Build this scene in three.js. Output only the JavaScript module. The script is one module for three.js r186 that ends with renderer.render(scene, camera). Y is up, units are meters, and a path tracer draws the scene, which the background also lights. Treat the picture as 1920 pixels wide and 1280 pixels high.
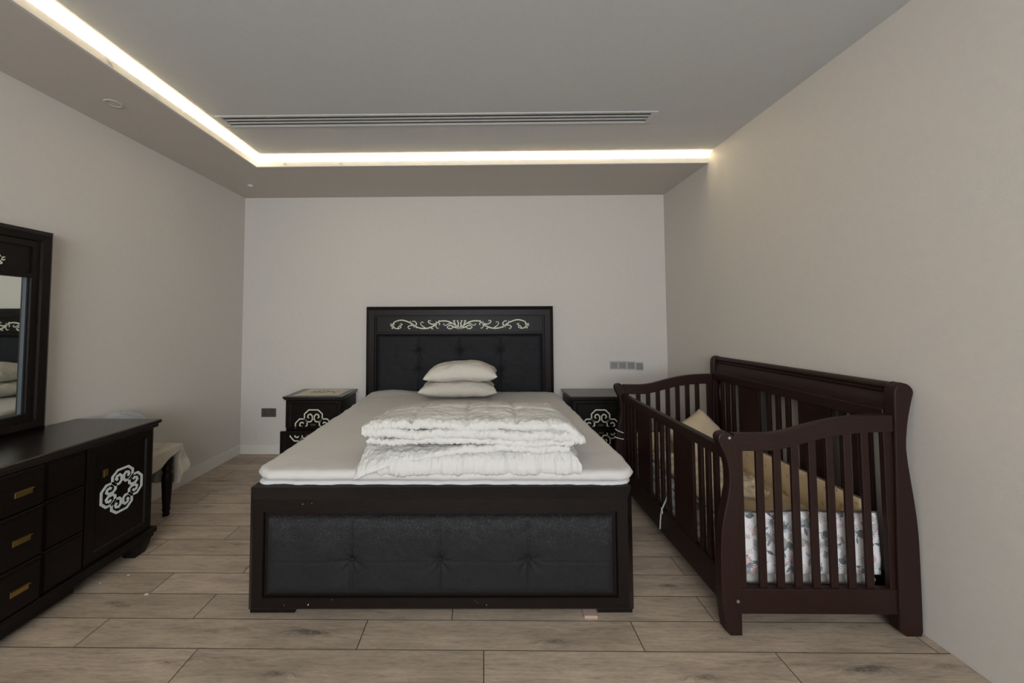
import * as THREE from 'three';
import { mergeGeometries } from 'three/addons/utils/BufferGeometryUtils.js';
import { RoundedBoxGeometry } from 'three/addons/geometries/RoundedBoxGeometry.js';
import { RectAreaLightUniformsLib } from 'three/addons/lights/RectAreaLightUniformsLib.js';
import { createNoise2D, createNoise3D } from 'simplex-noise';

// ---------------------------------------------------------------- camera, sky, daylight, exposure
RectAreaLightUniformsLib.init();
const scene = new THREE.Scene();
const camera = new THREE.PerspectiveCamera(2 * Math.atan(640 / 689.72) * 180 / Math.PI, 1920 / 1280, 0.05, 60);
camera.position.set(0, 1.35, 3.8252);
camera.rotation.order = 'YXZ';
camera.rotation.set(0.0411, 0.0125, -0.0041);
camera.setViewOffset(1920, 1280, 61.86, 65.22, 1920, 1280);

scene.background = new THREE.Color().setRGB(0.80, 0.90, 1.0);   // overcast sky outside the window behind the camera
scene.backgroundIntensity = 1.0;

const ZF = 6.6;                                                  // inner face of the front wall, behind the camera
const WIN = { x0: -1.6, x1: 1.4, y0: 0.95, y1: 2.55 };          // window opening in the front wall
const daylight = new THREE.RectAreaLight(new THREE.Color().setRGB(0.94, 0.97, 1.0), 10.0, WIN.x1 - WIN.x0, WIN.y1 - WIN.y0);
daylight.position.set((WIN.x0 + WIN.x1) / 2, (WIN.y0 + WIN.y1) / 2, ZF - 0.02);
daylight.lookAt((WIN.x0 + WIN.x1) / 2, (WIN.y0 + WIN.y1) / 2, 0);
daylight.castShadow = true;
scene.add(daylight);

const renderer = new THREE.WebGLRenderer({ antialias: true });
renderer.toneMapping = THREE.LinearToneMapping;
renderer.toneMappingExposure = 1.0;
renderer.shadowMap.enabled = true;

const LED_COLOR = new THREE.Color().setRGB(1.0, 0.80, 0.50);
const LED_POWER = 290;

// ---------------------------------------------------------------- helpers
let seed = 20240611;
function rnd() { seed |= 0; seed = (seed + 0x6D2B79F5) | 0; let t = Math.imul(seed ^ (seed >>> 15), 1 | seed); t = (t + Math.imul(t ^ (t >>> 7), 61 | t)) ^ t; return ((t ^ (t >>> 14)) >>> 0) / 4294967296; }
const n2 = createNoise2D(rnd), n3 = createNoise3D(rnd);
function fbm2(x, y, o = 4) { let s = 0, a = 0.5, f = 1; for (let i = 0; i < o; i++) { s += a * n2(x * f, y * f); a *= 0.5; f *= 2.03; } return s; }
function fbm3(x, y, z, o = 3) { let s = 0, a = 0.5, f = 1; for (let i = 0; i < o; i++) { s += a * n3(x * f, y * f, z * f); a *= 0.5; f *= 2.03; } return s; }
const V2 = (x, y) => new THREE.Vector2(x, y), V3 = (x, y, z) => new THREE.Vector3(x, y, z);
const clamp = (v, a, b) => Math.min(b, Math.max(a, v)), lerp = (a, b, t) => a + (b - a) * t;
const smooth = (a, b, x) => { const t = clamp((x - a) / (b - a), 0, 1); return t * t * (3 - 2 * t); };

const used = {};
function numbered(name) { const k = used[name] = (used[name] ?? -1) + 1; return k ? name + '_' + String(k).padStart(3, '0') : name; }

// texture coordinates in metres, projected along each face's main axis; grain = axis along which u runs
function uvBox(g, grain = 'x', off = [0, 0]) {
  const ng = g.index ? g.toNonIndexed() : g;
  const p = ng.attributes.position, uv = new Float32Array(p.count * 2), gi = 'xyz'.indexOf(grain);
  const a = V3(), b = V3(), c = V3(), n = V3();
  for (let i = 0; i < p.count; i += 3) {
    a.fromBufferAttribute(p, i); b.fromBufferAttribute(p, i + 1); c.fromBufferAttribute(p, i + 2);
    n.copy(b).sub(a).cross(c.clone().sub(a));
    const m = [Math.abs(n.x), Math.abs(n.y), Math.abs(n.z)], k = m[0] > m[1] && m[0] > m[2] ? 0 : m[1] > m[2] ? 1 : 2;
    const ax = [0, 1, 2].filter((q) => q !== k); if (ax[1] === gi) ax.reverse();
    for (const [j, v] of [[0, a], [1, b], [2, c]]) { uv[(i + j) * 2] = v.getComponent(ax[0]) + off[0]; uv[(i + j) * 2 + 1] = v.getComponent(ax[1]) + off[1]; }
  }
  ng.setAttribute('uv', new THREE.BufferAttribute(uv, 2));
  for (const k of Object.keys(ng.attributes)) if (!['position', 'normal', 'uv'].includes(k)) ng.deleteAttribute(k);
  return ng;
}
function mesh(name, geos, mat, parent = null, grain = 'x', keepUv = false) {
  const list = (Array.isArray(geos) ? geos : [geos]).map((g) => keepUv ? (g.index ? g.toNonIndexed() : g) : uvBox(g, grain, [rnd() * 3, rnd() * 3]));
  const g = list.length > 1 ? mergeGeometries(list) : list[0];
  const o = new THREE.Mesh(g, mat); o.castShadow = o.receiveShadow = true;
  if (parent) { o.name = name; parent.add(o); } else { o.name = numbered(name); scene.add(o); }
  return o;
}
function tag(o, label, category, group, kind) {
  o.userData.label = label; if (category) o.userData.category = category;
  if (group) o.userData.group = group; if (kind) o.userData.kind = kind;
  return o;
}
function thing(name, label, category, [x, y, z] = [0, 0, 0], turn = 0, group) {
  const o = new THREE.Group(); o.name = numbered(name); o.position.set(x, y, z); o.rotation.y = turn; scene.add(o);
  return tag(o, label, category, group);
}
function struct(name, geos, mat, label, grain) { const o = mesh(name, geos, mat, null, grain); o.userData.kind = 'structure'; o.userData.label = label; return o; }
// box by its bounds, rounded edges
function bx(x0, x1, y0, y1, z0, z1, r = 0.003) {
  const w = x1 - x0, h = y1 - y0, d = z1 - z0; r = Math.min(r, w / 2.01, h / 2.01, d / 2.01);
  const g = r > 0 ? new RoundedBoxGeometry(w, h, d, 2, r) : new THREE.BoxGeometry(w, h, d);
  return g.translate((x0 + x1) / 2, (y0 + y1) / 2, (z0 + z1) / 2);
}
function sbx(x0, x1, y0, y1, z0, z1) { return bx(x0, x1, y0, y1, z0, z1, 0); }
function tube(pts, r, seg = 24, rad = 8, closed = false) { return new THREE.TubeGeometry(new THREE.CatmullRomCurve3(pts.map((p) => V3(...p)), closed), seg, r, rad, closed); }
function splineShape(pts) { const s = new THREE.Shape(); s.moveTo(...pts[0]); for (let i = 1; i < pts.length; i++) s.lineTo(...pts[i]); return s; }
function curve2(pts, n = 24) { return new THREE.SplineCurve(pts.map((p) => V2(...p))).getPoints(n).map((p) => [p.x, p.y]); }
function extrude(shape, depth, bevel = 0.003, seg = 2) {
  return new THREE.ExtrudeGeometry(shape, { depth: depth - 2 * bevel, bevelEnabled: bevel > 0, bevelSize: bevel, bevelThickness: bevel, bevelOffset: -bevel, bevelSegments: seg, curveSegments: 12 }).translate(0, 0, bevel);
}
// flat strip of given width along a polyline in the xy plane, thickness t towards +z
function ribbon(pts, width, t = 0.002) {
  const n = pts.length, L = [], R = [];
  for (let i = 0; i < n; i++) {
    const p = V2(...pts[i]), a = V2(...pts[Math.max(0, i - 1)]), b = V2(...pts[Math.min(n - 1, i + 1)]);
    const d1 = p.clone().sub(a), d2 = b.clone().sub(p); if (!d1.lengthSq()) d1.copy(d2); if (!d2.lengthSq()) d2.copy(d1); d1.normalize(); d2.normalize();
    const d = d1.clone().add(d2).normalize(), m = Math.min(1.35, 1 / Math.max(0.4, Math.sqrt((1 + d1.dot(d2)) / 2)));
    const w = (typeof width === 'function' ? width(i / (n - 1)) : width) / 2 * m;
    L.push([p.x - d.y * w, p.y + d.x * w]); R.push([p.x + d.y * w, p.y - d.x * w]);
  }
  const pos = [], q = (a, b, c, d) => pos.push(...a, ...b, ...c, ...a, ...c, ...d);
  for (let i = 0; i < n - 1; i++) {
    q([...R[i], t], [...R[i + 1], t], [...L[i + 1], t], [...L[i], t]);
    q([...L[i], t], [...L[i + 1], t], [...L[i + 1], 0], [...L[i], 0]);
    q([...R[i], 0], [...R[i + 1], 0], [...R[i + 1], t], [...R[i], t]);
  }
  for (const [i, s] of [[0, 1], [n - 1, -1]]) { const a = [...L[i], t], b = [...L[i], 0], c = [...R[i], 0], d = [...R[i], t]; s > 0 ? q(a, b, c, d) : q(d, c, b, a); }
  const g = new THREE.BufferGeometry(); g.setAttribute('position', new THREE.Float32BufferAttribute(pos, 3)); g.computeVertexNormals(); return uvBox(g);
}
// four mitred frame members; profile = [[inset 0..1, z], ...]; m = member widths {l, r, t, b}; keyed by side
function frame(x0, x1, y0, y1, m, profile) {
  const out = {}, ring = (k) => { const [d, z] = profile[k]; const l = x0 + d * m.l, r = x1 - d * m.r, b = y0 + d * m.b, t = y1 - d * m.t; return { bl: [l, b, z], br: [r, b, z], tr: [r, t, z], tl: [l, t, z] }; };
  for (const [side, a, b] of [['bottom', 'bl', 'br'], ['right', 'br', 'tr'], ['top', 'tr', 'tl'], ['left', 'tl', 'bl']]) {
    const pos = [];
    for (let k = 0; k < profile.length - 1; k++) { const A = ring(k), B = ring(k + 1); const p = [A[a], A[b], B[b], B[a]]; pos.push(...p[0], ...p[1], ...p[2], ...p[0], ...p[2], ...p[3]); }
    const g = new THREE.BufferGeometry(); g.setAttribute('position', new THREE.Float32BufferAttribute(pos, 3)); g.computeVertexNormals(); out[side] = g;
  }
  return out;
}
// closed soft slab over a bilinear quad of corners [x, y, z] (c00, c10, c11, c01; s along c00-c10), thickness T
function softSlab(c, T, o = {}) {
  const { n = 80, m = 50, r = T * 0.7, round = 0, wrinkle = 0.006, wf = 9, edgeWobble = 0.008, seams = [], seamT = [], bulge = 0, drop = null, id = 0, flatBottom = false, uvScale = 1 } = o;
  const W = V3(...c[1]).distanceTo(V3(...c[0])), D = V3(...c[3]).distanceTo(V3(...c[0]));
  const map = (i, k) => { const u = i / k * 2 - 1; return 0.5 + 0.5 * (0.62 * u + 0.38 * Math.sin(u * Math.PI / 2)); };
  const top = [], bot = [], uvs = [];
  for (let j = 0; j <= m; j++) for (let i = 0; i <= n; i++) {
    let s = map(i, n), t = map(j, m);
    const de = Math.min(s * W, (1 - s) * W, t * D, (1 - t) * D), border = i === 0 || j === 0 || i === n || j === m;
    let px = (s - 0.5) * W, pz = (t - 0.5) * D;
    if (round > 0) {
      const cx = W / 2 - round, cz = D / 2 - round, qx = Math.abs(px) - cx, qz = Math.abs(pz) - cz;
      if (qx > 0 && qz > 0) { const l = Math.hypot(qx, qz), k = Math.max(qx, qz) / l; px = Math.sign(px) * (cx + qx * k); pz = Math.sign(pz) * (cz + qz * k); }
    }
    const S = px / W + 0.5, U = pz / D + 0.5;
    const f = [(1 - S) * (1 - U), S * (1 - U), S * U, (1 - S) * U];
    let x = 0, y = 0, z = 0; for (let q = 0; q < 4; q++) { x += f[q] * c[q][0]; y += f[q] * c[q][1]; z += f[q] * c[q][2]; }
    const e = 1 - smooth(0, 0.12, de);
    x += edgeWobble * e * fbm2(z * 7 + id * 9, y * 5 + 3.1); z += edgeWobble * e * fbm2(x * 7 + id * 5, y * 5 + 8.7);
    y += drop ? drop(S, U) : 0;
    y += bulge * (1 - Math.pow(2 * S - 1, 2)) * (1 - Math.pow(2 * U - 1, 2));
    let h = T / 2 * Math.sqrt(Math.max(0, 1 - Math.pow(1 - Math.min(1, de / r), 2)));
    let k = 1; for (const q of seams) k -= 0.5 * Math.exp(-Math.pow((S - q) * W / 0.014, 2)); for (const q of seamT) k -= 0.5 * Math.exp(-Math.pow((U - q) * D / 0.014, 2));
    const wr = wrinkle * (fbm3(x * wf, id * 3.7, z * wf * 1.3, 4) * 1.0 + e * 0.7 * fbm3(x * wf * 3.2, id * 1.7 + y * 6, z * wf * 1.2, 3));
    const pk = e * wrinkle * 0.55 * n2(x * 52 + id * 3, z * 14 + id) * (wrinkle > 0.005 ? 1 : 0);
    top.push([x, y + h * k + (border ? 0 : pk) + (border ? 0 : wr), z]); bot.push([x, y - (flatBottom ? 0.001 : h) + (border ? 0 : pk) + (border || flatBottom ? 0 : 0.6 * wr * fbm2(x * 5, z * 5)), z]);
    uvs.push([px * uvScale, pz * uvScale]);
  }
  const pos = [], uv = [], idx = []; const N = (n + 1) * (m + 1);
  const mapB = [];
  top.forEach((p, q) => { pos.push(...p); uv.push(...uvs[q]); });
  bot.forEach((p, q) => { const i = q % (n + 1), j = Math.floor(q / (n + 1)); if (i === 0 || j === 0 || i === n || j === m) mapB.push(q); else { mapB.push(pos.length / 3); pos.push(...p); uv.push(...uvs[q]); } });
  for (let j = 0; j < m; j++) for (let i = 0; i < n; i++) {
    const a = j * (n + 1) + i, b = a + 1, d = a + n + 1, e2 = d + 1;
    idx.push(a, d, b, b, d, e2); idx.push(mapB[a], mapB[b], mapB[d], mapB[b], mapB[e2], mapB[d]);
  }
  const g = new THREE.BufferGeometry(); g.setAttribute('position', new THREE.Float32BufferAttribute(pos, 3)); g.setAttribute('uv', new THREE.Float32BufferAttribute(uv, 2)); g.setIndex(idx); g.computeVertexNormals();
  return g;
}
// pillow with drawn-out corners, centred, lying flat
function pillowGeo(W, D, H, id, sag = 0) {
  const n = 56, m = 44, top = [], bot = [], uvs = [];
  for (let j = 0; j <= m; j++) for (let i = 0; i <= n; i++) {
    const su = i / n * 2 - 1, tv = j / m * 2 - 1, s = 0.55 * su + 0.45 * Math.sin(su * Math.PI / 2), t = 0.55 * tv + 0.45 * Math.sin(tv * Math.PI / 2);
    let x = W / 2 * s * (1 - 0.055 * (1 - t * t) * s * s), z = D / 2 * t * (1 - 0.07 * (1 - s * s) * t * t);
    const h = H / 2 * Math.pow(Math.max(0, (1 - Math.pow(Math.abs(s), 3.6)) * (1 - Math.pow(Math.abs(t), 3.2))), 0.5);
    const b = i === 0 || j === 0 || i === n || j === m, e = smooth(0.6, 1, Math.max(Math.abs(s), Math.abs(t)));
    const w = b ? 0 : 0.006 * fbm3(x * 8, id * 4.1, z * 8, 3) + 0.008 * e * fbm3(x * 18, id * 2.3, z * 18, 2);
    const y0 = 0.012 * fbm2(x * 4 + id * 7, z * 4) - sag * (s * s) * 0.03;
    top.push([x, y0 + h * 1.1 + w, z]); bot.push([x, y0 - h * 0.9, z]); uvs.push([x, z]);
  }
  const pos = [], uv = [], idx = [], mb = [];
  top.forEach((p, q) => { pos.push(...p); uv.push(...uvs[q]); });
  bot.forEach((p, q) => { const i = q % (n + 1), j = Math.floor(q / (n + 1)); if (i === 0 || j === 0 || i === n || j === m) mb.push(q); else { mb.push(pos.length / 3); pos.push(...p); uv.push(...uvs[q]); } });
  for (let j = 0; j < m; j++) for (let i = 0; i < n; i++) { const a = j * (n + 1) + i, b = a + 1, d = a + n + 1, e = d + 1; idx.push(a, d, b, b, d, e, mb[a], mb[b], mb[d], mb[b], mb[e], mb[d]); }
  const g = new THREE.BufferGeometry(); g.setAttribute('position', new THREE.Float32BufferAttribute(pos, 3)); g.setAttribute('uv', new THREE.Float32BufferAttribute(uv, 2)); g.setIndex(idx); g.computeVertexNormals(); return g;
}

// ---------------------------------------------------------------- textures and materials
function dataTex(w, h, fn, srgb, repM = 1, repV = repM) {
  const d = new Uint8Array(w * h * 4);
  for (let j = 0; j < h; j++) for (let i = 0; i < w; i++) { const c = fn(i / w, j / h), k = (j * w + i) * 4; d[k] = clamp(c[0], 0, 255); d[k + 1] = clamp(c[1], 0, 255); d[k + 2] = clamp(c[2], 0, 255); d[k + 3] = 255; }
  const t = new THREE.DataTexture(d, w, h); t.magFilter = THREE.LinearFilter; t.minFilter = THREE.LinearMipmapLinearFilter; t.generateMipmaps = true; t.wrapS = t.wrapT = THREE.RepeatWrapping;
  if (srgb) t.colorSpace = THREE.SRGBColorSpace; t.repeat.set(1 / repM, 1 / repV); t.needsUpdate = true; return t;
}
// tileable noise on a torus-like wrap: blend of two shifted copies
function tile2(x, y, fx, fy, o = 4) { const f = (a, b) => fbm2(a * fx, b * fy, o); const wx = smooth(0.8, 1, x), wy = smooth(0.8, 1, y); return lerp(lerp(f(x, y), f(x - 1, y), wx), lerp(f(x, y - 1), f(x - 1, y - 1), wx), wy); }

const FLOOR_TEX = 1.3;
const knots = []; for (let i = 0; i < 26; i++) knots.push([rnd(), (Math.floor(rnd() * 8) + 0.25 + 0.5 * rnd()) / 8, 0.3 + rnd()]);
const floorTex = dataTex(1024, 1024, (u, v) => {
  let dv = 0, dark = 0;
  for (const [kx, ky, ks] of knots) { const dx = (u - kx) * 1.3, dy = (v - ky) * 1.3, q = Math.exp(-(dx * dx / (0.0042 * ks) + dy * dy / (0.00022 * ks))); dv += q * 0.02 * ks; dark += q * q * q * 0.5 * ks * (0.5 + fbm2(u * 40, v * 300, 3)) + 0.06 * Math.exp(-(dx * dx / (0.03 * ks) + dy * dy / (0.0004))) * (1 + 1.6 * fbm2(u * 12, v * 160, 3)); }
  const y = v + dv + 0.006 * n2(u * 3, v * 9);
  const g = fbm2(u * 5, y * 90, 4), f = fbm2(u * 26, y * 330, 3), c = fbm2(u * 2.2, v * 10, 3), st = Math.pow(Math.max(0, fbm2(u * 7 + 40, y * 60, 3) + 0.05), 2);
  if (v > 0.945) return [92, 77, 63]; // stained bevel of the boards
  const k = 1 + 0.09 * g + 0.10 * f + 0.10 * c - 0.30 * st - 0.8 * dark;
  return [200 * k, 182 * k, 161 * k + 2];
}, true, FLOOR_TEX);
const floorBump = dataTex(512, 512, (u, v) => { const k = 128 + 90 * fbm2(u * 14, v * 200, 3); return [k, k, k]; }, false, 1.3);
const darkGrain = dataTex(1024, 512, (u, v) => { const y = v + 0.02 * n2(u * 3, v * 4); const g = tile2(u, y, 6, 60, 4), f = tile2(u, y, 20, 200, 2); const k = 1 + 0.35 * g + 0.35 * f; return [58 * k, 49 * k, 46 * k]; }, true, 0.9, 0.45);
const redGrain = dataTex(512, 512, (u, v) => { const g = tile2(u, v, 5, 45, 4), f = tile2(u, v, 16, 150, 2); const k = 1 + 0.22 * g + 0.16 * f; return [84 * k, 50 * k, 46 * k]; }, true, 0.8, 0.4);
const grainBump = dataTex(512, 512, (u, v) => { const k = 128 + 110 * tile2(u, v, 8, 90, 3); return [k, k, k]; }, false, 0.7, 0.35);
const plaster = dataTex(512, 512, (u, v) => { const k = 128 + 80 * tile2(u, v, 60, 60, 3) + 40 * tile2(u, v, 9, 9, 2); return [k, k, k]; }, false, 0.8);
const wallTint = dataTex(512, 512, (u, v) => { const k = 1 + 0.012 * tile2(u, v, 30, 30, 4); return [250 * k, 250 * k, 250 * k]; }, true, 1.7);
const leatherBump = dataTex(512, 512, (u, v) => { const k = 150 - 150 * Math.abs(tile2(u, v, 60, 60, 3)) + 30 * tile2(u, v, 140, 140, 2); return [k, k, k]; }, false, 0.35);
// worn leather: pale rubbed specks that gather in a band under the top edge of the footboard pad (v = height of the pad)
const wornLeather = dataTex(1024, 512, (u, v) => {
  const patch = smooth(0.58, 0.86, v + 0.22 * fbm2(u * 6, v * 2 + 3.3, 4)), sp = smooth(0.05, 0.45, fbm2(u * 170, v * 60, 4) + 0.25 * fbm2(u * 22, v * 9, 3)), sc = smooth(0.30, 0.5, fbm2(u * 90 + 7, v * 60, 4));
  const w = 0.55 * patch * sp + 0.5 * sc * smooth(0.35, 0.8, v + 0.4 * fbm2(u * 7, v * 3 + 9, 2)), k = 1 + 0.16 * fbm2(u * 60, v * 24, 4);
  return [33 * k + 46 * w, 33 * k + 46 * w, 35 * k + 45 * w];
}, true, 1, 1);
const weave = dataTex(256, 256, (u, v) => { const k = 128 + 50 * Math.sin(u * 256 * Math.PI * 0.5) * Math.sin(v * 256 * Math.PI * 0.5) + 50 * tile2(u, v, 30, 30, 3); return [k, k, k]; }, false, 0.16);
const crinkle = dataTex(512, 512, (u, v) => { const k = 128 + 120 * tile2(u, v, 9, 14, 5); return [k, k, k]; }, false, 0.5);

const std = (o) => new THREE.MeshStandardMaterial(o), phys = (o) => new THREE.MeshPhysicalMaterial(o);
const lin = (r, g, b) => new THREE.Color().setRGB(r, g, b);
const M = {
  wall: std({ color: lin(0.622, 0.588, 0.542), map: wallTint, roughness: 0.85, bumpMap: plaster, bumpScale: 0.0004 }),
  soffit: std({ color: lin(0.58, 0.54, 0.495), map: wallTint, roughness: 0.9, bumpMap: plaster, bumpScale: 0.0003 }),  // same paint as the ceiling, with warm LED bounce put into the colour
  ceiling: std({ color: lin(0.59, 0.60, 0.60), map: wallTint, roughness: 0.9, bumpMap: plaster, bumpScale: 0.0003 }),
  baseboard: std({ color: lin(0.66, 0.635, 0.59), roughness: 0.6 }),
  subfloor: std({ color: lin(0.03, 0.025, 0.02), roughness: 1 }),
  planks: [1, 0.95, 1.05, 0.91].map((k) => std({ color: lin(0.72 * k, 0.715 * k, 0.70 * k), map: floorTex, roughness: 0.55, bumpMap: floorBump, bumpScale: 0.0003 })),
  wood: phys({ map: darkGrain, roughness: 0.42, bumpMap: grainBump, bumpScale: 0.0004, color: lin(0.17, 0.145, 0.13), specularIntensity: 0.4 }),
  woodTop: phys({ map: darkGrain, roughness: 0.3, color: lin(0.2, 0.16, 0.155), clearcoat: 0.35, clearcoatRoughness: 0.2 }),
  crib: phys({ map: redGrain, roughness: 0.45, color: lin(0.20, 0.205, 0.18), specularIntensity: 0.5 }),
  leather: phys({ color: lin(0.012, 0.0125, 0.0145), specularIntensity: 0.4, roughness: 0.65, bumpMap: leatherBump, bumpScale: 0.0006 }),
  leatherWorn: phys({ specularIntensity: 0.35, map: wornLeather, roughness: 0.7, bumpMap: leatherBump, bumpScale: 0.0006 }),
  ivory: std({ color: lin(0.66, 0.66, 0.52), roughness: 0.5 }),
  white: std({ color: lin(0.62, 0.65, 0.64), roughness: 0.5 }),
  brass: std({ color: lin(0.38, 0.26, 0.09), roughness: 0.4, metalness: 1 }),
  agedBrass: std({ color: lin(0.15, 0.10, 0.045), roughness: 0.55, metalness: 0.8 }),
  mirror: std({ color: lin(0.86, 0.90, 0.84), roughness: 0.015, metalness: 1 }),
  glassEdge: std({ color: lin(0.045, 0.058, 0.07), roughness: 0.5 }),
  sheet: std({ color: lin(0.57, 0.55, 0.53), roughness: 0.9, bumpMap: weave, bumpScale: 0.0006 }),
  mattress: std({ color: lin(0.55, 0.55, 0.55), roughness: 0.9, bumpMap: weave, bumpScale: 0.0006 }),
  duvet: std({ color: lin(0.60, 0.59, 0.56), roughness: 0.9, bumpMap: crinkle, bumpScale: 0.006 }),
  pillow: std({ color: lin(0.62, 0.585, 0.52), roughness: 0.9, bumpMap: crinkle, bumpScale: 0.004 }),
  cream: std({ color: lin(0.62, 0.51, 0.36), roughness: 0.9, bumpMap: weave, bumpScale: 0.0008 }),
  tan: std({ color: lin(0.46, 0.345, 0.225), roughness: 0.95, bumpMap: crinkle, bumpScale: 0.004 }),
  piping: std({ color: lin(0.10, 0.095, 0.09), roughness: 0.9 }),
  cloth: std({ color: lin(0.50, 0.455, 0.375), roughness: 0.95, bumpMap: crinkle, bumpScale: 0.003, side: THREE.DoubleSide }),
  plastic: phys({ color: lin(0.85, 0.88, 0.9), roughness: 0.2, transmission: 0.7, thickness: 0, side: THREE.DoubleSide }),
  bundle: std({ color: lin(0.18, 0.22, 0.27), roughness: 0.8 }),
  outlet: std({ color: lin(0.105, 0.09, 0.08), roughness: 0.4, metalness: 0.3 }),
  hole: std({ color: lin(0.01, 0.01, 0.01), roughness: 0.8 }),
  switchMetal: std({ color: lin(0.30, 0.31, 0.31), roughness: 0.4, metalness: 0.6 }),
  switchEdge: std({ color: lin(0.42, 0.42, 0.40), roughness: 0.4 }),
  ventMetal: std({ color: lin(0.55, 0.55, 0.545), roughness: 0.5 }),
  ventDuct: std({ color: lin(0.30, 0.30, 0.295), roughness: 0.7 }),
  winFrame: std({ color: lin(0.7, 0.7, 0.7), roughness: 0.5 }),
  glass: phys({ color: lin(1, 1, 1), transmission: 1, thickness: 0, roughness: 0, ior: 1.45 }),
  chrome: std({ color: lin(0.62, 0.62, 0.6), roughness: 0.3, metalness: 1 }),
  lampGlass: std({ color: lin(0.5, 0.5, 0.48), roughness: 0.2 }),
  ledGlow: std({ color: lin(0.9, 0.85, 0.7), emissive: LED_COLOR, emissiveIntensity: 4 }),
  shim: std({ color: lin(0.42, 0.30, 0.25), roughness: 0.8 }),
  scrap: std({ color: lin(0.7, 0.69, 0.66), roughness: 0.9 }),
};

// ---------------------------------------------------------------- room shell
const XL = -2.525, XR = 1.888, HS = 2.672, HC = 2.755, LIPX = -1.922, LIPZ = 0.776, TH = 0.15;
struct('wall_back', sbx(XL - TH, XR + TH, -0.1, HC + 0.2, -TH, 0), M.wall, 'plain beige painted wall behind the bed');
struct('wall_left', sbx(XL - TH, XL, -0.1, HC + 0.2, 0, ZF), M.wall, 'plain beige painted wall behind the dresser');
struct('wall_right', sbx(XR, XR + TH, -0.1, HC + 0.2, 0, ZF), M.wall, 'plain beige painted wall beside the crib');
struct('wall_front', [sbx(XL - TH, WIN.x0, -0.1, HC + 0.2, ZF, ZF + TH), sbx(WIN.x1, XR + TH, -0.1, HC + 0.2, ZF, ZF + TH), sbx(WIN.x0, WIN.x1, -0.1, WIN.y0, ZF, ZF + TH), sbx(WIN.x0, WIN.x1, WIN.y1, HC + 0.2, ZF, ZF + TH)], M.wall, 'wall with the window behind the camera');
{ // window: frame with a middle mullion and two panes
  const w = new THREE.Group(); w.name = 'window_1'; scene.add(w); tag(w, 'white framed window behind the camera', null, null, 'structure');
  const f = 0.06, z0 = ZF + 0.05, z1 = ZF + 0.11, xm = (WIN.x0 + WIN.x1) / 2;
  mesh('window_frame', [bx(WIN.x0, WIN.x0 + f, WIN.y0, WIN.y1, z0, z1), bx(WIN.x1 - f, WIN.x1, WIN.y0, WIN.y1, z0, z1), bx(WIN.x0 + f, WIN.x1 - f, WIN.y0, WIN.y0 + f, z0, z1), bx(WIN.x0 + f, WIN.x1 - f, WIN.y1 - f, WIN.y1, z0, z1), bx(xm - 0.03, xm + 0.03, WIN.y0 + f, WIN.y1 - f, z0, z1)], M.winFrame, w);
  for (const [a, b] of [[WIN.x0 + f, xm - 0.03], [xm + 0.03, WIN.x1 - f]]) mesh('pane', new THREE.PlaneGeometry(b - a, WIN.y1 - WIN.y0 - 2 * f).translate((a + b) / 2, (WIN.y0 + WIN.y1) / 2, (z0 + z1) / 2), M.glass, w);
}
// main ceiling with a cut-out for the air vent
const VX0 = -1.79, VX1 = 1.14, VZ0 = 1.272, VZ1 = 1.388;
struct('ceiling', [sbx(XL, XR, HC, HC + 0.2, VZ1, ZF), sbx(XL, XR, HC, HC + 0.2, 0, VZ0), sbx(XL, VX0, HC, HC + 0.2, VZ0, VZ1), sbx(VX1, XR, HC, HC + 0.2, VZ0, VZ1), sbx(XL - TH, XR + TH, HC + 0.2, HC + 0.26, -TH, ZF + TH)], M.ceiling, 'flat grey-white ceiling around the long air vent');
// dropped border along the left and back walls: solid part, thin ledge and upstand lip
const CAV = 0.17, LT = HS + 0.012, LIPH = 2.714;
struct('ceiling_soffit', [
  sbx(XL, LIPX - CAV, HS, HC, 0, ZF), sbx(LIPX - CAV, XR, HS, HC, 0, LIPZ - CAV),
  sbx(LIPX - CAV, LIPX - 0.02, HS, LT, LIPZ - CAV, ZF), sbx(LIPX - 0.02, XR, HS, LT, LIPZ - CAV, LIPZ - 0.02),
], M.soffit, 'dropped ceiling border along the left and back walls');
struct('trim_1', bx(LIPX - 0.02, LIPX, HS - 0.001, LIPH, LIPZ, ZF, 0.002), M.baseboard, 'upstand lip of the lit cove along the left side');
struct('trim_2', bx(LIPX - 0.02, XR, HS - 0.001, LIPH, LIPZ - 0.02, LIPZ, 0.002), M.baseboard, 'upstand lip of the lit cove along the back');
// flaking plaster on the lips
function flake(parent, p, dirx, s) { const g = new THREE.BufferGeometry(); const v = (a, b, o) => dirx ? [p[0] + a * s, p[1] + b * s, p[2] + o] : [p[0] + o, p[1] + b * s, p[2] - a * s]; const A = v(-1, 0.5, 0.001), B = v(0.2, 0.6, 0.001), C = v(0.9, -0.9, 0.002), D = v(-0.5, -0.2, 0.012); g.setAttribute('position', new THREE.Float32BufferAttribute([...A, ...D, ...B, ...B, ...D, ...C, ...A, ...B, ...D, ...B, ...C, ...D], 3)); g.computeVertexNormals(); mesh('plaster_flake', g, M.baseboard, parent); }
flake(scene.getObjectByName('trim_1'), [LIPX, 2.694, 2.0], false, 0.022); flake(scene.getObjectByName('trim_1'), [LIPX, 2.694, 1.73], false, 0.014);
flake(scene.getObjectByName('trim_2'), [-1.675, 2.694, LIPZ], true, 0.02); flake(scene.getObjectByName('trim_2'), [-1.20, 2.692, LIPZ], true, 0.016);
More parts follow.
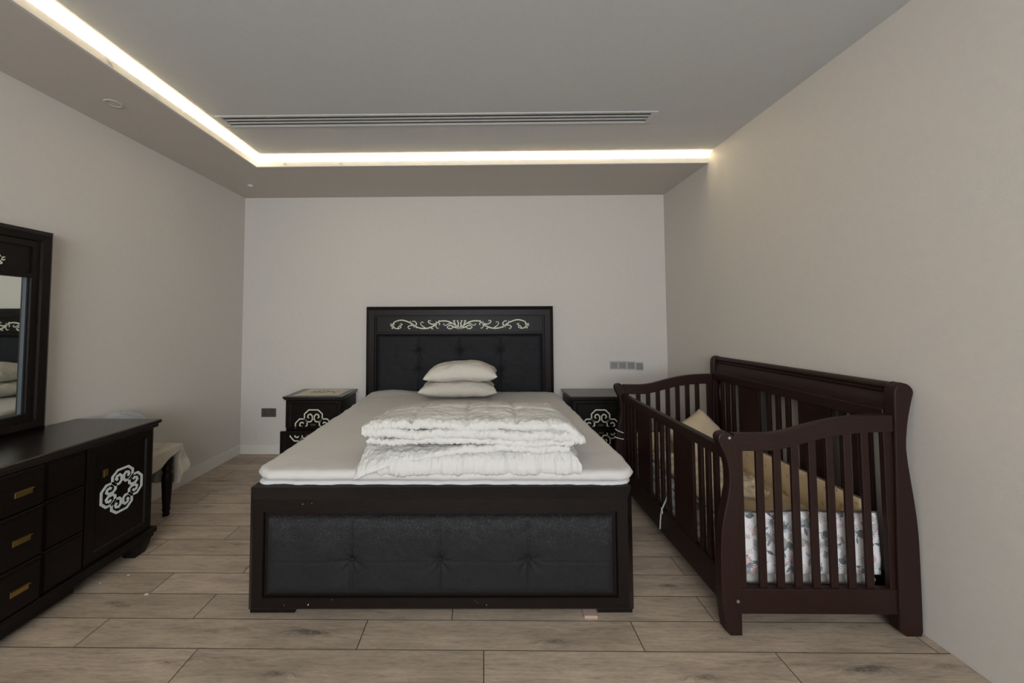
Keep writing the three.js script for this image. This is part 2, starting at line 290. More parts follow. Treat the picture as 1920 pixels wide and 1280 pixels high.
// LED strips lying in the cove, each with its own upward light
function ledStrip(x0, x1, z0, z1, label) {
  const t = thing('led_strip', label, 'light strip', [(x0 + x1) / 2, LT, (z0 + z1) / 2], 0, 'LED strips in the ceiling cove');
  const w = x1 - x0, d = z1 - z0;
  mesh('base_tape', sbx(-w / 2, w / 2, 0, 0.004, -d / 2, d / 2), M.winFrame, t);
  mesh('glowing_cover', sbx(-w / 2, w / 2, 0.004, 0.009, -d / 2, d / 2), M.ledGlow, t);
  const l = new THREE.RectAreaLight(LED_COLOR, LED_POWER, w, d); l.position.set(0, 0.0115, 0); l.rotation.x = Math.PI / 2; l.castShadow = true; t.add(l);
}
ledStrip(LIPX - 0.060, LIPX - 0.046, LIPZ - 0.05, ZF - 0.02, 'glowing warm LED strip in the cove along the left wall');
ledStrip(LIPX - 0.03, XR - 0.01, LIPZ - 0.060, LIPZ - 0.046, 'glowing warm LED strip in the cove above the headboard');
// baseboards
struct('baseboard_back', bx(XL, XR, 0, 0.1, 0, 0.012, 0.002), M.baseboard, 'low painted skirting under the back wall');
struct('baseboard_left', bx(XL, XL + 0.012, 0, 0.1, 0.012, ZF, 0.002), M.baseboard, 'low painted skirting under the left wall');

// floor: every board its own piece with a small chamfer
{
  const PW = 0.1524, PL = 1.186, Z0 = 1.4932;
  const floor = struct('floor', sbx(XL, XR, -0.1, -0.004, 0, ZF), M.subfloor, 'grey-beige wood laminate floor');
  const known = { 0: -1.972, 1: -0.122, 2: -1.679, 3: -0.151, 4: -0.532, 5: -0.006 };
  const plank = (x0, x1, z0, z1) => {
    const g = 0.0007, c = 0.0013, y = 0, yc = -0.0008, yb = -0.004;
    x0 += g; x1 -= g; z0 += g; z1 -= g;
    const uo = rnd() * 0.1 + 0.005, slot = Math.floor(rnd() * 7) * 0.1625 + 0.004, flip = rnd() < 0.5;
    let edge = false; const P = [], U = [], v = (p) => { P.push(...p); const u = p[0] - x0, w = p[2] - z0; U.push(flip ? uo + 1.19 - u : uo + u, edge ? 1.265 : slot + w); };
    const q = (a, b, d, e) => [a, b, d, a, d, e].forEach(v);
    const T = [[x0 + c, y, z0 + c], [x1 - c, y, z0 + c], [x1 - c, y, z1 - c], [x0 + c, y, z1 - c]], C = [[x0, yc, z0], [x1, yc, z0], [x1, yc, z1], [x0, yc, z1]], B = C.map((p) => [p[0], yb, p[2]]);
    q(T[3], T[2], T[1], T[0]); edge = true;
    for (let i = 0; i < 4; i++) { const k = (i + 1) % 4; q(T[i], T[k], C[k], C[i]); q(C[i], C[k], B[k], B[i]); }
    const geo = new THREE.BufferGeometry(); geo.setAttribute('position', new THREE.Float32BufferAttribute(P, 3)); geo.setAttribute('uv', new THREE.Float32BufferAttribute(U, 2)); geo.computeVertexNormals();
    mesh('plank', geo, M.planks[Math.floor(rnd() * 4)], floor, 'x', true);
  };
  let prev = 0.3;
  for (let k = -10; k < 26; k++) {
    const z0 = Math.max(0, Z0 + k * PW), z1 = Math.min(ZF, Z0 + (k + 1) * PW); if (z1 - z0 < 0.01) continue;
    let o = known[k]; if (o === undefined) o = prev + PL * (0.3 + 0.3 * rnd()); prev = o;
    let x = o - Math.ceil((o - XL) / PL) * PL;
    for (; x < XR; x += PL) { const a = Math.max(XL, x), b = Math.min(XR, x + PL); if (b - a > 0.02) plank(a, b, z0, z1); }
  }
}

// ---------------------------------------------------------------- ceiling fittings
{
  const t = thing('air_vent', 'long white linear slot air vent in the ceiling', 'vent', [(VX0 + VX1) / 2, HC, (VZ0 + VZ1) / 2]);
  const w = (VX1 - VX0) / 2, d = (VZ1 - VZ0) / 2, f = 0.036;
  mesh('vent_frame', [bx(-w - f, w + f, -0.006, 0.0, d, d + 0.018, 0.002), bx(-w - f, w + f, -0.006, 0.0, -d - 0.012, -d, 0.002), bx(-w - f, -w, -0.006, 0.0, -d, d, 0.002), bx(w, w + f, -0.006, 0.0, -d, d, 0.002)], M.ventMetal, t);
  mesh('duct', [sbx(-w, w, 0.185, 0.19, -d, d), sbx(-w, w, 0.003, 0.185, -d, -d + 0.002), sbx(-w, w, 0.003, 0.185, d - 0.002, d), sbx(-w, -w + 0.002, 0.003, 0.185, -d, d), sbx(w - 0.002, w, 0.003, 0.185, -d, d)], M.ventDuct, t);
  const bw = 0.017, n = 4, pitch = 2 * d / 3;
  for (let i = 0; i < n; i++) { const z = -d + i * pitch; const a = Math.max(-d + 0.002, z - bw / 2), b = Math.min(d - 0.002, z + bw / 2); mesh('blade', bx(-w + 0.002, w - 0.002, -0.003, 0.002, a, b, 0.001), M.ventMetal, t); }
}
{
  const t = thing('downlight', 'unlit round recessed downlight in the ceiling border', 'light', [-2.222, HS, 1.69], 0, 'recessed downlights');
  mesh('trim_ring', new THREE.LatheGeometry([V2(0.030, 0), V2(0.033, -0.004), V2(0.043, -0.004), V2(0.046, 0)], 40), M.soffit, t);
  mesh('lamp', new THREE.LatheGeometry([V2(0, -0.004), V2(0.012, -0.0035), V2(0.02, -0.001), V2(0.03, -0.0002)], 32), M.lampGlass, t);
  const s = thing('ceiling_fitting', 'tiny white ceiling fitting near the back left corner', 'fixture', [-2.235, HS, 0.366]);  // small round ceiling fitting of unknown kind
  mesh('body', new THREE.LatheGeometry([V2(0, -0.016), V2(0.014, -0.015), V2(0.022, -0.008), V2(0.026, -0.001), V2(0.026, 0)], 24), M.winFrame, s);
  mesh('rim', new THREE.TorusGeometry(0.027, 0.003, 6, 28).rotateX(Math.PI / 2).translate(0, -0.003, 0), M.ceiling, s);
}

// ---------------------------------------------------------------- wall fittings
{
  const t = thing('wall_socket', 'dark double wall socket left of the left nightstand', 'socket', [-2.228, 0.421, 0]);
  const p = mesh('face_plate', bx(-0.075, 0.075, -0.044, 0.044, 0, 0.011, 0.004), M.outlet, t);
  for (const sx of [-0.036, 0.036]) {
    mesh('pin_hole', [bx(sx - 0.004, sx + 0.004, 0.004, 0.02, 0.0105, 0.0115, 0.0003), bx(sx - 0.017, sx - 0.004, -0.02, -0.012, 0.0105, 0.0115, 0.0003), bx(sx + 0.004, sx + 0.017, -0.02, -0.012, 0.0105, 0.0115, 0.0003)], M.hole, p);
    mesh('switch_rocker', bx(sx * 0.3 - 0.007, sx * 0.3 + 0.007, 0.012, 0.032, 0.011, 0.015, 0.002), M.outlet, t);
  }
  const names = ['leftmost square grey light switch of the row of four above the right nightstand', 'second square grey light switch from the left above the right nightstand', 'third square grey light switch from the left, on the wall by the crib', 'rightmost square grey light switch, set slightly lower than the others'];
  [[1.335, 0.899], [1.422, 0.899], [1.509, 0.896], [1.596, 0.888]].forEach(([x, y], i) => {
    const s = thing('light_switch', names[i], 'switch', [x, y, 0], 0, 'light switches above the right nightstand');
    mesh('plate', bx(-0.041, 0.041, -0.0425, 0.0425, 0, 0.01, 0.003), M.switchEdge, s);
    mesh('rocker', i < 2 ? [bx(-0.034, -0.001, -0.032, 0.032, 0.008, 0.0135, 0.002), bx(0.001, 0.034, -0.032, 0.032, 0.008, 0.0135, 0.002)] : bx(-0.034, 0.034, -0.032, 0.032, 0.008, 0.0135, 0.002), M.switchMetal, s);
  });
}

// ---------------------------------------------------------------- carved ornaments
// half of one lobe of the octagonal scroll medallion (right half of the top lobe)
const HALF = [[0, 0.85], [0.52, 0.85], [1, 0.4], [1, -0.14], [0.72, -0.46], [0.3, -0.46], [0.1, -0.22], [0.12, 0.18], [0.32, 0.38], [0.56, 0.3], [0.64, 0.08], [0.5, -0.08]];
function medallion(s, pick, wd = 0.13) { // pick(lobe 0 top 1 right 2 bottom 3 left, half 0 right 1 left) -> include
  const out = [];
  for (let l = 0; l < 4; l++) for (let h = 0; h < 2; h++) {
    if (pick && !pick(l, h)) continue;
    const a = -l * Math.PI / 2, c = Math.cos(a), q = Math.sin(a);
    const pts = HALF.map(([x, y]) => { const X = (h ? -x : x), Y = y + 1.15; return [(X * c - Y * q) * s, (X * q + Y * c) * s]; });
    out.push(ribbon(pts, wd * s, 0.0025));
  }
  return out;
}
// leafy scrollwork, half width 1 along +x, mirrored
function scrollwork(w, h, t = 0.0025) {
  const E = [ // [points (px about the centre of the carving), start width, end width]
    [[[0, -45], [14, -12], [10, 18], [22, 42], [10, 46]], 12, 4], [[[2, -45], [34, -18], [42, 16], [56, 40], [44, 46], [40, 36]], 11, 4], [[[4, -42], [50, -26], [88, -6], [112, -28], [98, -42], [86, -32]], 10, 4],
    [[[6, -38], [50, 4], [104, 36], [160, 42], [200, 26]], 11, 8], [[[60, 14], [96, 12], [128, -8], [146, 4], [136, 16]], 7, 3], [[[60, -28], [76, -44], [96, -46], [92, -34]], 8, 4],
    [[[180, 46], [200, 26], [216, 36]], 12, 3], [[[200, 30], [180, 10], [186, -8]], 10, 3], [[[200, 24], [236, 6], [268, 14], [284, 38], [268, 48], [260, 36]], 9, 4], [[[202, 20], [226, -10], [252, -28], [250, -46], [238, -42]], 9, 4], [[[204, 22], [214, -16], [200, -40], [188, -34]], 8, 3],
    [[[206, 20], [244, -18], [300, -40], [360, -36], [400, -14]], 11, 8], [[[300, -40], [340, -10], [352, 18], [336, 32], [328, 20]], 7, 3],
    [[[386, -34], [400, -14], [414, -30]], 13, 3], [[[400, -16], [390, 12], [402, 34], [418, 42], [426, 30]], 9, 4], [[[404, -12], [430, 4], [448, 26], [440, 42]], 9, 4], [[[402, -16], [440, -6], [466, -22], [456, -44], [444, -38]], 8, 4],
    [[[404, -12], [452, 26], [520, 52], [582, 36], [606, 4]], 10, 7], [[[590, 14], [606, 4], [626, 12]], 12, 4], [[[604, 6], [600, -14], [612, -34], [600, -42]], 9, 4], [[[606, 4], [618, -12], [628, -4]], 8, 3],
    [[[602, 2], [590, -32], [556, -42], [530, -28], [536, -12]], 9, 4], [[[560, -40], [546, -16], [520, 2], [528, 14], [540, 8]], 7, 3],
  ];
  const out = [], kx = w / 630, ky = h / 52;
  for (const m of [1, -1]) for (const [p, a, b] of E) {
    const c = curve2(p.map(([x, y]) => [x * kx * m, y * ky]), p.length * 5);
    out.push(ribbon(c, (q) => lerp(a, b, q) * kx * 1.1 + 0.0006, t));
  }
  return out;
}
// buttoned pad in the xy plane bulging to +z; uv 0..1
function tufted(x0, x1, y0, y1, depth, buttons, seamsX, seamsY, nx = 320, ny = 90, rr = 0.05) {
  const pos = [], uv = [], idx = [];
  for (let j = 0; j <= ny; j++) for (let i = 0; i <= nx; i++) {
    const u = i / nx, v = j / ny, x = lerp(x0, x1, u), y = lerp(y0, y1, v);
    const d = Math.min(x - x0, x1 - x, y - y0, y1 - y);
    let z = depth * Math.sqrt(Math.max(0, 1 - Math.pow(1 - Math.min(1, d / rr), 2)));
    const inside = smooth(0, 0.03, d);
    for (const s of seamsX) z -= inside * 0.007 * Math.exp(-Math.pow((x - s) / 0.005, 2)) + inside * 0.007 * Math.exp(-Math.pow((x - s) / 0.05, 2));
    for (const s of seamsY) z -= inside * 0.0016 * Math.exp(-Math.pow((y - s) / 0.006, 2));
    for (const [bx0, by0] of buttons) { const q = Math.hypot(x - bx0, y - by0), a = Math.atan2(y - by0, x - bx0); z -= 0.024 * Math.exp(-q / 0.028) * (1 + 0.35 * Math.cos(a * 7 + bx0 * 9)); }
    z += inside * 0.004 * fbm2(x * 6, y * 6 + 31, 3);
    pos.push(x, y, z); uv.push(u, v);
  }
  for (let j = 0; j < ny; j++) for (let i = 0; i < nx; i++) { const a = j * (nx + 1) + i, b = a + 1, c = a + nx + 1, d = c + 1; idx.push(a, b, d, a, d, c); }
  const g = new THREE.BufferGeometry(); g.setAttribute('position', new THREE.Float32BufferAttribute(pos, 3)); g.setAttribute('uv', new THREE.Float32BufferAttribute(uv, 2)); g.setIndex(idx); g.computeVertexNormals(); return g;
}

// ---------------------------------------------------------------- bed
{
  const t = thing('bed', 'large dark wood bed with black leather padded headboard and footboard', 'bed', [-0.206, 0, 2.018], 0.008);
  // footboard: front face towards +z
  const F = 0.895, P = [[0, -0.02], [0, 0.045], [0.34, 0.082], [0.84, 0.082], [0.88, 0.07], [1, 0.07], [1, 0.03]];
  const fr = frame(-F, F, 0.018, 0.574, { l: 0.098, r: 0.098, t: 0.113, b: 0.092 }, P);
  for (const [k, nm, gr] of [['top', 'footboard_rail', 'x'], ['bottom', 'footboard_rail', 'x'], ['left', 'footboard_stile', 'y'], ['right', 'footboard_stile', 'y']]) mesh(nm, fr[k], M.wood, t, gr);
  mesh('footboard_back', bx(-F + 0.01, F - 0.01, 0.03, 0.572, -0.02, 0.034, 0.004), M.wood, t);
  const bt = [[-0.405, 0.262], [0, 0.262], [0.405, 0.262]];
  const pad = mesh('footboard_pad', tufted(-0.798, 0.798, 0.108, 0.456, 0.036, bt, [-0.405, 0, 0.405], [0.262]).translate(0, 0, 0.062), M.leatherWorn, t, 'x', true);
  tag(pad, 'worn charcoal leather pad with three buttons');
  for (const [x, y] of bt) mesh('button', new THREE.SphereGeometry(0.008, 14, 10).scale(1, 1, 0.5).translate(x, y, 0.0725), M.leather, pad);
  mesh('foot_block', bx(-F + 0.005, -F + 0.215, 0, 0.019, -0.01, 0.043, 0.002), M.wood, t); mesh('foot_block', bx(F - 0.165, F - 0.005, 0, 0.019, -0.01, 0.043, 0.002), M.wood, t);
  for (const s of [-1, 1]) mesh('side_rail', bx(s * 0.875 - 0.018, s * 0.875 + 0.018, 0.12, 0.42, -1.92, -0.02, 0.003), M.wood, t, 'z');
  mesh('slat_base', bx(-0.855, 0.855, 0.28, 0.32, -1.91, -0.03, 0.003), M.wood, t, 'z');
  // headboard
  const hx = -0.024, hz = -2.0, H = 0.953;
  const hp = [[0, 0], [0, 0.05], [0.34, 0.08], [0.86, 0.08], [0.9, 0.068], [1, 0.068], [1, 0.03]];
  const hf = frame(hx - H, hx + H, 0.02, 1.508, { l: 0.105, r: 0.105, t: 0.105, b: 0.2 }, hp);
  for (const [k, nm, gr] of [['top', 'headboard_rail', 'x'], ['bottom', 'headboard_rail', 'x'], ['left', 'headboard_stile', 'y'], ['right', 'headboard_stile', 'y']]) mesh(nm, hf[k].translate(0, 0, hz), M.wood, t, gr);
  mesh('headboard_back', bx(hx - H + 0.01, hx + H - 0.01, 0.03, 1.5, hz, hz + 0.034, 0.003), M.wood, t);
  const sp = mesh('carved_panel', bx(hx - H + 0.105, hx + H - 0.105, 1.245, 1.405, hz + 0.03, hz + 0.05, 0.002), M.wood, t);
  const sw = mesh('scroll_inlay', scrollwork(0.712, 0.048).map((g) => g.translate(hx, 1.322, hz + 0.05)), M.ivory, sp); tag(sw, 'pale ivory leafy scroll carving');
  mesh('dividing_rail', bx(hx - H + 0.1, hx + H - 0.1, 1.228, 1.248, hz + 0.03, hz + 0.072, 0.004), M.wood, t);
  const hb = []; for (const y of [1.055, 0.86]) for (const x of [-0.42, 0, 0.42]) hb.push([hx + x, y]);
  const hpad = mesh('headboard_pad', tufted(hx - H + 0.112, hx + H - 0.112, 0.3, 1.222, 0.036, hb, [hx - 0.42, hx, hx + 0.42], [1.055, 0.86], 300, 110, 0.045).translate(0, 0, hz + 0.034), M.leather, t, 'x', false);
  for (const [x, y] of hb) mesh('button', new THREE.SphereGeometry(0.008, 14, 10).scale(1, 1, 0.5).translate(x, y, hz + 0.047), M.leather, hpad);
}
{ // chipped spots where the pale core of the frame shows
  const bed = scene.getObjectByName('bed');
  for (const [x, y, w] of [[-0.632, 0.515, 0.005], [-0.59, 0.519, 0.003], [-0.60, 0.066, 0.008], [-0.49, 0.088, 0.003], [0.16, 0.085, 0.003], [0.172, 0.075, 0.003], [0.212, 0.064, 0.005], [-0.71, 0.064, 0.004]]) mesh('paint_chip', new THREE.CircleGeometry(w / 2, 7).scale(1, 0.5, 1).rotateZ(x * 9).translate(x, y, 0.0824), M.scrap, bed);
}
// mattress, topper
{
  const t = thing('mattress', 'thick white bed mattress under the thin topper', 'mattress', [-0.2, 0.32, 1.06]);
  mesh('body', softSlab([[-0.90, 0.122, -0.935], [0.905, 0.122, -0.935], [0.905, 0.122, 0.925], [-0.90, 0.122, 0.925]], 0.244, { n: 60, m: 60, r: 0.04, round: 0.08, wrinkle: 0.002, edgeWobble: 0.006, id: 1 }), M.mattress, t, 'x', true);
  mesh('pillow_top', softSlab([[-0.905, 0.258, -0.935], [0.91, 0.258, -0.935], [0.912, 0.262, 0.992], [-0.898, 0.262, 0.992]], 0.024, { n: 90, m: 60, r: 0.012, round: 0.07, wrinkle: 0.003, wf: 5, edgeWobble: 0.012, id: 4 }), M.mattress, t, 'x', true);
  const k = mesh('mattress_topper', softSlab([[-1.118, 0.634, 0.11], [0.712, 0.630, 0.11], [0.730, 0.622, 2.066], [-1.112, 0.622, 2.066]], 0.05, { n: 110, m: 110, r: 0.034, round: 0.10, wrinkle: 0.004, wf: 3, edgeWobble: 0.012, id: 2, drop: (s, u) => 0.022 * Math.exp(-Math.pow((u - 0.03) / 0.08, 2)) * Math.exp(-Math.pow((s - 0.12) / 0.10, 2)) }), M.sheet, null, 'x', true);
  tag(k, 'cream fitted-sheet mattress topper covering the big bed', 'mattress topper');
}
// pillows
{
  const a = mesh('pillow', pillowGeo(0.70, 0.44, 0.15, 3), M.pillow, null, 'x', true); a.position.set(-0.238, 0.73, 0.36); a.rotation.y = 0.03; tag(a, 'lower of two cream pillows stacked at the headboard', 'pillow', 'pillows on the bed');
  const b = mesh('pillow', pillowGeo(0.66, 0.42, 0.17, 5, 1), M.pillow, null, 'x', true); b.position.set(-0.205, 0.890, 0.37); b.rotation.set(0.03, -0.03, 0.025); tag(b, 'upper of two cream pillows stacked at the headboard', 'pillow', 'pillows on the bed');
}
// folded duvet
{
  const t = thing('duvet', 'thick white quilted duvet folded in layers on the bed', 'duvet', [0, 0, 0]);
  const L = (c, T, o) => mesh('fold_layer', softSlab(c, T, { n: 190, m: 80, wrinkle: 0.009, wf: 7, edgeWobble: 0.022, ...o }), M.duvet, t, 'x', true);
  const wave = (s, f, p) => Math.sin(s * f + p) + 0.5 * Math.sin(s * f * 2.3 + p * 2);
  L([[-0.50, 0.698, 1.50], [0.44, 0.698, 1.50], [0.462, 0.696, 2.078], [-0.50, 0.690, 2.085]], 0.105, { id: 11, r: 0.055, drop: (s, u) => -0.03 * Math.pow(u, 6) });
  L([[-0.57, 0.735, 1.50], [0.40, 0.738, 1.50], [0.41, 0.744, 2.050], [-0.61, 0.750, 2.090]], 0.032, { id: 12, r: 0.02, drop: (s, u) => -0.14 * Math.pow(1 - s, 4) * Math.pow(u, 5) + 0.004 * wave(s, 11, 1) * u });
  L([[-0.54, 0.755, 1.50], [0.42, 0.755, 1.50], [0.42, 0.770, 2.050], [-0.575, 0.785, 2.055]], 0.034, { id: 13, r: 0.022, drop: (s, u) => 0.005 * wave(s, 9, 4) * u });
  L([[-0.56, 0.785, 1.48], [0.46, 0.785, 1.50], [0.475, 0.800, 2.055], [-0.585, 0.822, 2.062]], 0.052, { id: 14, r: 0.035, drop: (s, u) => 0.005 * wave(s, 12, 2) * u - 0.02 * Math.pow(smooth(0.85, 1, s), 2) });
  L([[-0.585, 0.815, 1.50], [0.485, 0.818, 1.50], [0.490, 0.836, 2.040], [-0.59, 0.866, 2.058]], 0.05, { id: 15, r: 0.035, bulge: 0.03, seams: [0.23, 0.47, 0.70], seamT: [0.5], drop: (s, u) => -0.05 * Math.pow(smooth(0.86, 1, s), 2) - 0.035 * Math.pow(1 - s, 8) + 0.005 * wave(s, 10, 0) * u });
}

// ---------------------------------------------------------------- nightstands
function handle(w, h, parent, x, y, z, mat = M.brass) { mesh('handle', [bx(x - w / 2, x + w / 2, y - h / 2, y + h / 2, z, z + 0.004, 0.001), bx(x - w / 2, x + w / 2, y + h / 2 - 0.004, y + h / 2, z + 0.002, z + 0.014, 0.001)], mat, parent); }
function nightstand(x, z, label, open) {
  const t = thing('nightstand', label, 'nightstand', [x, 0, z], 0, 'nightstands beside the bed');
  const w = 0.262, d0 = -0.195, d1 = 0.19;
  mesh('carcass', [bx(-w, w, 0.08, 0.635, d0, d1 - 0.02, 0.003), bx(-w - 0.012, w + 0.012, 0.06, 0.09, d0, d1 + 0.005, 0.004)], M.wood, t, 'y');
  mesh('top_board', [bx(-w - 0.018, w + 0.018, 0.647, 0.667, d0, d1 + 0.022, 0.007), bx(-w - 0.008, w + 0.008, 0.633, 0.649, d0, d1 + 0.01, 0.004)], M.woodTop, t);
  for (const sx of [-1, 1]) for (const sz of [d0 + 0.035, d1 - 0.03]) mesh('foot', new THREE.CylinderGeometry(0.034, 0.024, 0.06, 4, 1).rotateY(Math.PI / 4).translate(sx * (w - 0.04), 0.03, sz), M.wood, t);
  const front = (y0, y1, dz) => { const g = frame(-w + 0.004, w - 0.004, y0, y1, { l: 0.05, r: 0.05, t: 0.036, b: 0.012 }, [[0, d1 - 0.02], [0, d1 - 0.004], [0.16, d1], [0.8, d1], [1, d1 - 0.006]]); return [...Object.values(g), sbx(-w + 0.05, w - 0.05, y0 + 0.01, y1 - 0.034, d1 - 0.012, d1 - 0.006)].map((q) => q.translate(0, 0, dz)); };
  const sc = 0.083, cy = 0.372;
  const up = mesh('drawer', front(0.378, 0.63, 0), M.wood, t);
  tag(mesh('medallion_half', medallion(sc, (l, h) => l === 0 || (l === 1 && h === 1) || (l === 3 && h === 0)).map((g) => g.translate(0, cy + 0.003, d1 - 0.007)), M.ivory, up), 'ivory scroll inlay');
  handle(0.045, 0.018, up, 0, 0.405, d1 - 0.006, M.agedBrass);
  const lo = mesh('drawer', [...front(0.098, 0.37, open), ...(open ? [sbx(-w + 0.02, w - 0.02, 0.12, 0.33, d1 - 0.03, d1 - 0.012 + open)] : [])], M.wood, t);
  tag(mesh('medallion_half', medallion(sc, (l, h) => l === 2 || (l === 1 && h === 0) || (l === 3 && h === 1)).map((g) => g.translate(0, cy - 0.003, d1 - 0.007 + open)), M.ivory, lo), 'ivory scroll inlay');
  handle(0.045, 0.018, lo, 0, 0.335, d1 - 0.006 + open, M.agedBrass);
  return t;
}
nightstand(-1.582, 0.213, 'dark wood nightstand left of the bed with lower drawer pulled open', 0.09);
nightstand(1.064, 0.228, 'dark wood nightstand between the bed and the crib', 0);
{ // patterned mat on the left nightstand
  const cv = document.createElement('canvas'); cv.width = 512; cv.height = 384; const c = cv.getContext('2d');
  c.fillStyle = '#d3c8b6'; c.fillRect(0, 0, 512, 384);
  for (let i = 0; i < 900; i++) { c.fillStyle = ['#c8bba6', '#ddd3c3', '#c2b49e'][i % 3]; c.fillRect(rnd() * 512, rnd() * 384, 6, 2); }
  c.strokeStyle = '#3a2c26'; c.fillStyle = '#3a2c26'; c.lineWidth = 7; c.lineCap = 'round';
  for (const [x, y, s] of [[170, 150, 1], [340, 160, -1], [255, 200, 1], [250, 110, 1]]) { c.beginPath(); for (let k = 0; k < 30; k++) { const a = k * 0.33, r = 3 + k * 1.1; c.lineTo(x + s * Math.cos(a) * r * 1.2, y + Math.sin(a) * r * 0.7); } c.stroke(); }
  for (let i = 0; i < 46; i++) { const x = 110 + rnd() * 300, y = 90 + rnd() * 170; c.save(); c.translate(x, y); c.rotate(rnd() * 3); c.beginPath(); c.ellipse(0, 0, 13, 5, 0, 0, 7); c.fill(); c.restore(); }
  c.strokeStyle = '#8d755b'; c.lineWidth = 5; c.strokeRect(14, 14, 484, 356);
  const tx = new THREE.CanvasTexture(cv); tx.colorSpace = THREE.SRGBColorSpace;
  const g = new THREE.PlaneGeometry(0.43, 0.335, 30, 24).rotateX(-Math.PI / 2); const p = g.attributes.position;
  for (let i = 0; i < p.count; i++) p.setY(i, 0.0025 + 0.0018 * fbm2(p.getX(i) * 12, p.getZ(i) * 12, 2));
  const low = g.clone(); const q = low.attributes.position; for (let i = 0; i < q.count; i++) q.setY(i, 0.0002); low.setIndex([...low.index.array].reverse()); g.computeVertexNormals(); low.computeVertexNormals();
  const o = mesh('table_mat', [g, low], std({ map: tx, roughness: 0.9 }), null, 'x', true); o.position.set(-1.566, 0.667, 0.222); tag(o, 'beige mat with dark floral print on the left nightstand', 'mat');
}

// ---------------------------------------------------------------- dresser with mirror (front faces +x in the room)
{
  const ZC = 2.46, t = thing('dresser', 'long dark wood dresser against the left wall', 'dresser', [-2.256, 0, ZC], Math.PI / 2);
  const W = 0.875, D = 0.255;
  mesh('carcass', bx(-W, W, 0.1, 0.722, -D, D - 0.022, 0.003), M.wood, t, 'x');
  mesh('top_board', [bx(-W - 0.022, W + 0.022, 0.742, 0.765, -D, D + 0.026, 0.008), bx(-W - 0.012, W + 0.012, 0.72, 0.744, -D, D + 0.014, 0.006)], M.woodTop, t);
  mesh('plinth', [bx(-W - 0.018, W + 0.018, 0.095, 0.125, -D, D + 0.018, 0.005), bx(-W - 0.008, W + 0.008, 0.072, 0.097, -D, D + 0.006, 0.004), bx(-W + 0.4, W - 0.4, 0.03, 0.075, D - 0.06, D - 0.02, 0.004)], M.wood, t);
  for (const sx of [-1, 1]) for (const sz of [-D + 0.05, D - 0.045]) mesh('foot', [new THREE.CylinderGeometry(0.066, 0.046, 0.05, 4, 1).rotateY(Math.PI / 4).translate(sx * (W - 0.06), 0.025, sz), new THREE.CylinderGeometry(0.072, 0.066, 0.024, 4, 1).rotateY(Math.PI / 4).translate(sx * (W - 0.06), 0.062, sz)], M.wood, t);
  const pan = (x0, x1, y0, y1, m, z, lift) => [...Object.values(frame(x0, x1, y0, y1, m, [[0, z - 0.02], [0, z - 0.003], [0.2, z], [0.85, z], [1, z + lift]])), sbx(x0 + m.l, x1 - m.r, y0 + m.b, y1 - m.t, z - 0.014, z + lift + 0.0002)];
  const door = (x0, x1, s) => {
    const d = mesh('door', pan(x0, x1, 0.13, 0.718, { l: 0.05, r: 0.05, t: 0.055, b: 0.055 }, D, -0.008), M.wood, t, 'y');
    tag(mesh('medallion', medallion(0.057, null, 0.21).map((g) => g.translate((x0 + x1) / 2 + 0.008 * s, 0.432, D - 0.0078)), M.white, d), 'white octagonal scroll inlay');
    mesh('knob', [bx(s * 0.585 - 0.014, s * 0.585 + 0.014, 0.545, 0.58, D, D + 0.004, 0.001), bx(s * 0.585 - s * 0.014 - 0.002, s * 0.585 - s * 0.014 + 0.002, 0.545, 0.58, D + 0.003, D + 0.014, 0.001)], M.brass, d);
  };
  door(0.495, 0.868, 1); door(-0.868, -0.495, -1);
  for (const [y0, y1] of [[0.545, 0.716], [0.322, 0.538], [0.13, 0.315]].map(([a, b]) => [a, b])) {
    for (const s of [-1, 1]) { const a = Math.min(s * 0.315, s * 0.488), b = Math.max(s * 0.315, s * 0.488); mesh('narrow_drawer', pan(a, b, y0, y1, { l: 0.01, r: 0.01, t: 0.016, b: 0.008 }, D, 0.006), M.wood, t); }
    const dr = mesh('drawer', pan(-0.306, 0.306, y0, y1, { l: 0.012, r: 0.012, t: 0.018, b: 0.008 }, D + 0.012, 0.008), M.wood, t);
    for (const s of [-1, 1]) handle(0.062, 0.026, dr, s * 0.222, (y0 + y1) / 2 - 0.005, D + 0.02);
  }
}
